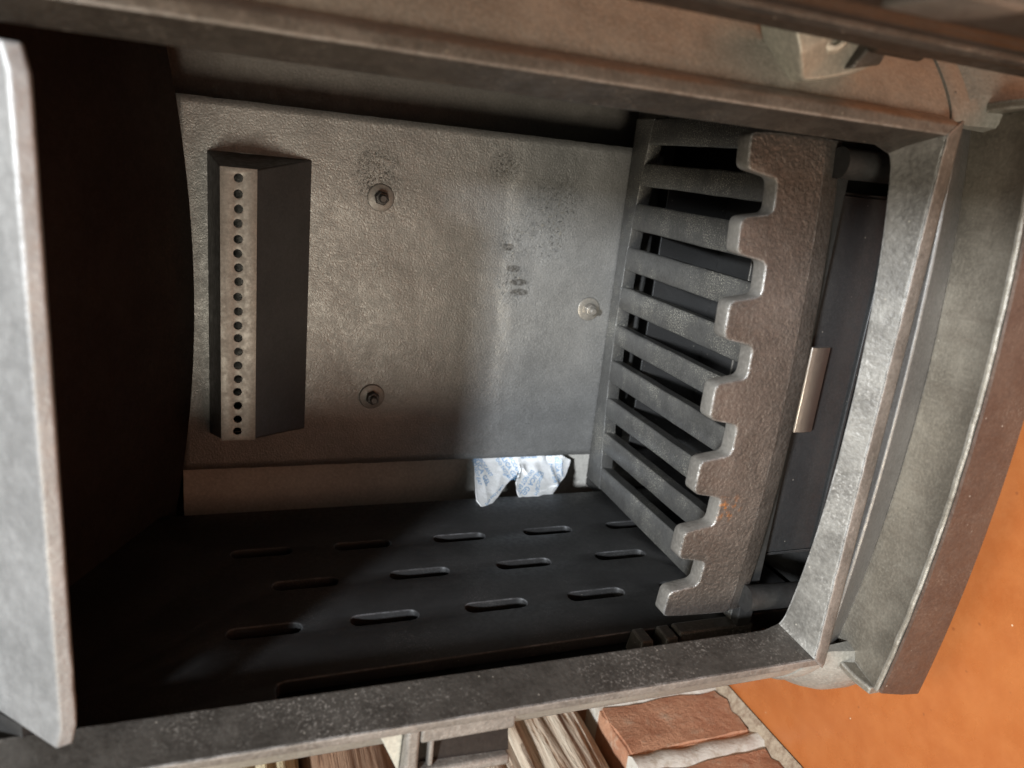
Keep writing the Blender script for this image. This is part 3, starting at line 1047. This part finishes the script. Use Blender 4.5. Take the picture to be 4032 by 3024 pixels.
# ------------------------------------------------------------------ ash pan
pan = thing('ash_pan', 'dark steel ash pan with satin metal handle below the log guard', 'ash pan', (0, 0.39, 0.05))
box('front_panel', -0.0985, 0.1000, 0.3085, 0.3102, 0.0600, 0.1085, 'pan', pan, 0.0004)
box('panel_lip', -0.0985, 0.1000, 0.3068, 0.3084, 0.0592, 0.0612, 'pan', pan, 0.0004)
box('floor_panel', -0.1000, 0.1000, 0.3103, 0.4700, 0.0440, 0.0455, 'pan', pan)
box('side_wall', -0.1015, -0.1001, 0.3103, 0.4700, 0.0440, 0.0950, 'pan', pan)
box('side_wall', 0.1001, 0.1015, 0.3103, 0.4700, 0.0440, 0.0950, 'pan', pan)
box('rear_wall', -0.1015, 0.1015, 0.4701, 0.4716, 0.0440, 0.0950, 'pan', pan)
box('crease', -0.0995, 0.0995, 0.4020, 0.4034, 0.0456, 0.0472, 'bolt', pan)
box('crease', -0.0995, 0.0995, 0.4300, 0.4310, 0.0456, 0.0466, 'bolt', pan)
secs = []
for x in (0.0246, -0.0216):
    secs.append([(x, 0.3083, 0.1020), (x, 0.3040, 0.1032), (x, 0.3005, 0.1030), (x, 0.2986, 0.1012), (x, 0.2982, 0.0985), (x, 0.2988, 0.0900), (x, 0.2996, 0.0890),
                 (x, 0.3008, 0.0895), (x, 0.3004, 0.0975), (x, 0.3015, 0.1008), (x, 0.3083, 0.1003)])
loft('handle', secs, 'chrome', pan, 0.0002)

# ------------------------------------------------------------------ silica packet tucked in the gap
packet = thing('desiccant_packet', 'crumpled white silica gel packet with blue print wedged in the firebox corner', 'packet', (-0.140, 0.515, 0.165))
PT = [(0, 80, 240), (.2, 440, 232), (.4, 800, 222), (.5, 960, 218), (.6, 1150, 205), (.75, 1600, 178), (.85, 1790, 255), (1, 1985, 300)]
PB = [(0, 130, 1050), (.07, 240, 1225), (.16, 430, 1140), (.25, 640, 870), (.36, 830, 610), (.44, 965, 432), (.49, 922, 640), (.54, 903, 860), (.60, 950, 1010), (.66, 1040, 1180), (.78, 1490, 1150),
      (.84, 1620, 930), (.93, 1880, 600), (1, 1960, 390)]


def pl(T, s):
    for a, b in zip(T, T[1:]):
        if s <= b[0]:
            f = (s - a[0]) / (b[0] - a[0])
            return Vector((lerp(a[1], b[1], f), lerp(a[2], b[2], f)))
    return Vector(T[-1][1:])


def seg_dist(p, a, b):
    a, b = Vector(a), Vector(b)
    d = b - a
    s = max(0, min(1, (p - a).dot(d) / d.dot(d)))
    return (p - (a + d * s)).length


def height(px, py):
    p = Vector((px, py))
    h = 0.0
    # folds (ridge +, valley -): end points in the packet's own sheet
    for a, b, wdt, amt in (((230, 560), (330, 1080), 60, 1.0), ((560, 540), (500, 900), 90, 0.8), ((700, 760), (380, 1080), 60, -0.9), ((900, 280), (600, 430), 90, 0.7),
                           ((990, 400), (1100, 540), 55, 1.4), ((1100, 540), (960, 760), 60, -1.2), ((940, 380), (870, 520), 60, 1.0), ((1230, 400), (1400, 620), 90, 1.3), ((1400, 620), (1180, 880), 60, -0.9),
                           ((1180, 880), (1640, 690), 55, 1.6), ((1500, 190), (1560, 420), 60, -1.3), ((1560, 420), (1650, 680), 55, 1.5), ((1640, 690), (1540, 1080), 70, 1.0), ((1780, 300), (1780, 560), 60, 1.0),
                           ((1000, 900), (1080, 1140), 60, -0.8), ((120, 620), (180, 1080), 50, -0.5), ((1300, 950), (1450, 1080), 80, 0.5)):
        d = seg_dist(p, a, b)
        h += amt * math.exp(-(d / wdt) ** 1.2)
    h += 0.35 * noise.noise(Vector((px / 160, py / 160, 3)))
    h += 1.2 * math.exp(-((px - 1250) / 330) ** 2 - ((py - 900) / 300) ** 2)
    h += 0.5 * math.exp(-((px - 420) / 260) ** 2 - ((py - 560) / 260) ** 2)
    return h * 0.0026


def sheet(px, py, lift=0.0):
    dx, dy = px - 80, py - 240
    f = (0.5150 - 0.0485 * max(0.0, min(1.0, (dy - 60) / 900)) ** 1.3) / 0.508      # the packet leans out over the liner's edge
    return Vector((0.10 + (-0.2190 - 1.7e-6 * dx - 4.39e-5 * dy) * f, 0.508 * f - height(px, py) - lift, 0.38 + (-0.1753 - 4.28e-5 * dx - 4.1e-6 * dy) * f))


NS, NT_ = 110, 44
verts, faces = [], []
for i in range(NS + 1):
    a, b = pl(PT, i / NS), pl(PB, i / NS)
    a = a + (a - b) * 0.10            # tucked a little behind the back plate
    for j in range(NT_ + 1):
        p = a.lerp(b, j / NT_)
        verts.append(sheet(p.x, p.y))
for i in range(NS):
    for j in range(NT_):
        q = i * (NT_ + 1) + j
        faces.append((q, q + 1, q + NT_ + 2, q + NT_ + 1))
ps = from_data('paper_pouch', verts, faces, 'paper', packet)
so = ps.modifiers.new('thickness', 'SOLIDIFY')
so.thickness = 0.0012
so.offset = -1 if ps.data.polygons[500].normal.y < 0 else 1


def print_text(txt, cx, cy, ang, size):
    cu = bpy.data.curves.new('print', 'FONT')
    cu.body = txt
    cu.align_x = 'CENTER'
    cu.align_y = 'CENTER'
    cu.resolution_u = 2
    cu.size = size
    cu.offset = size * 0.012
    tmp = bpy.data.objects.new('print', cu)
    COL.objects.link(tmp)
    dg = bpy.context.evaluated_depsgraph_get()
    me = bpy.data.meshes.new_from_object(tmp.evaluated_get(dg))
    bpy.data.objects.remove(tmp)
    bpy.data.curves.remove(cu)
    bm = bmesh.new()
    bm.from_mesh(me)
    bmesh.ops.triangulate(bm, faces=bm.faces)
    for _ in range(2):
        long = [e for e in bm.edges if e.calc_length() > size * 0.35]
        if long:
            bmesh.ops.subdivide_edges(bm, edges=long, cuts=1)
            bmesh.ops.triangulate(bm, faces=bm.faces)
    c, s = math.cos(ang), math.sin(ang)
    for v in bm.verts:
        u, w = v.co.x, -v.co.y      # sheet y runs down
        v.co = sheet(cx + u * c - w * s, cy + u * s + w * c, 0.00035)
    bm.to_mesh(me)
    bm.free()
    me.name = 'print'
    return finish('print', me, 'print', packet, 0, False)


R_ = math.radians
for args in (("DESICCANT", 262, 372, 57, 92), ("SILICA GEL", 205, 470, 65, 122), ("DO NOT EAT", 125, 510, 76, 82),
             ("DESICCANT", 820, 330, 62, 92), ("SILICA GEL", 735, 410, 58, 118), ("DO NOT EAT", 650, 470, 56, 84), ("AWAY", 690, 570, 30, 60),
             ("DO NOT EAT", 480, 960, -46, 84), ("DESICCANT", 1310, 720, 112, 84), ("SILICA GEL", 1165, 715, 124, 124), ("DO NOT EAT", 1060, 680, 122, 84),
             ("DO NOT EAT", 1590, 460, 82, 84), ("SILICA GEL", 1700, 470, 84, 104), ("DESICCANT", 1775, 430, 80, 70), ("SILICA GEL", 1130, 225, -2, 70), ("SILICA GEL", 1370, 1110, 2, 84)):
    print_text(args[0], args[1], args[2], R_(args[3]), args[4])
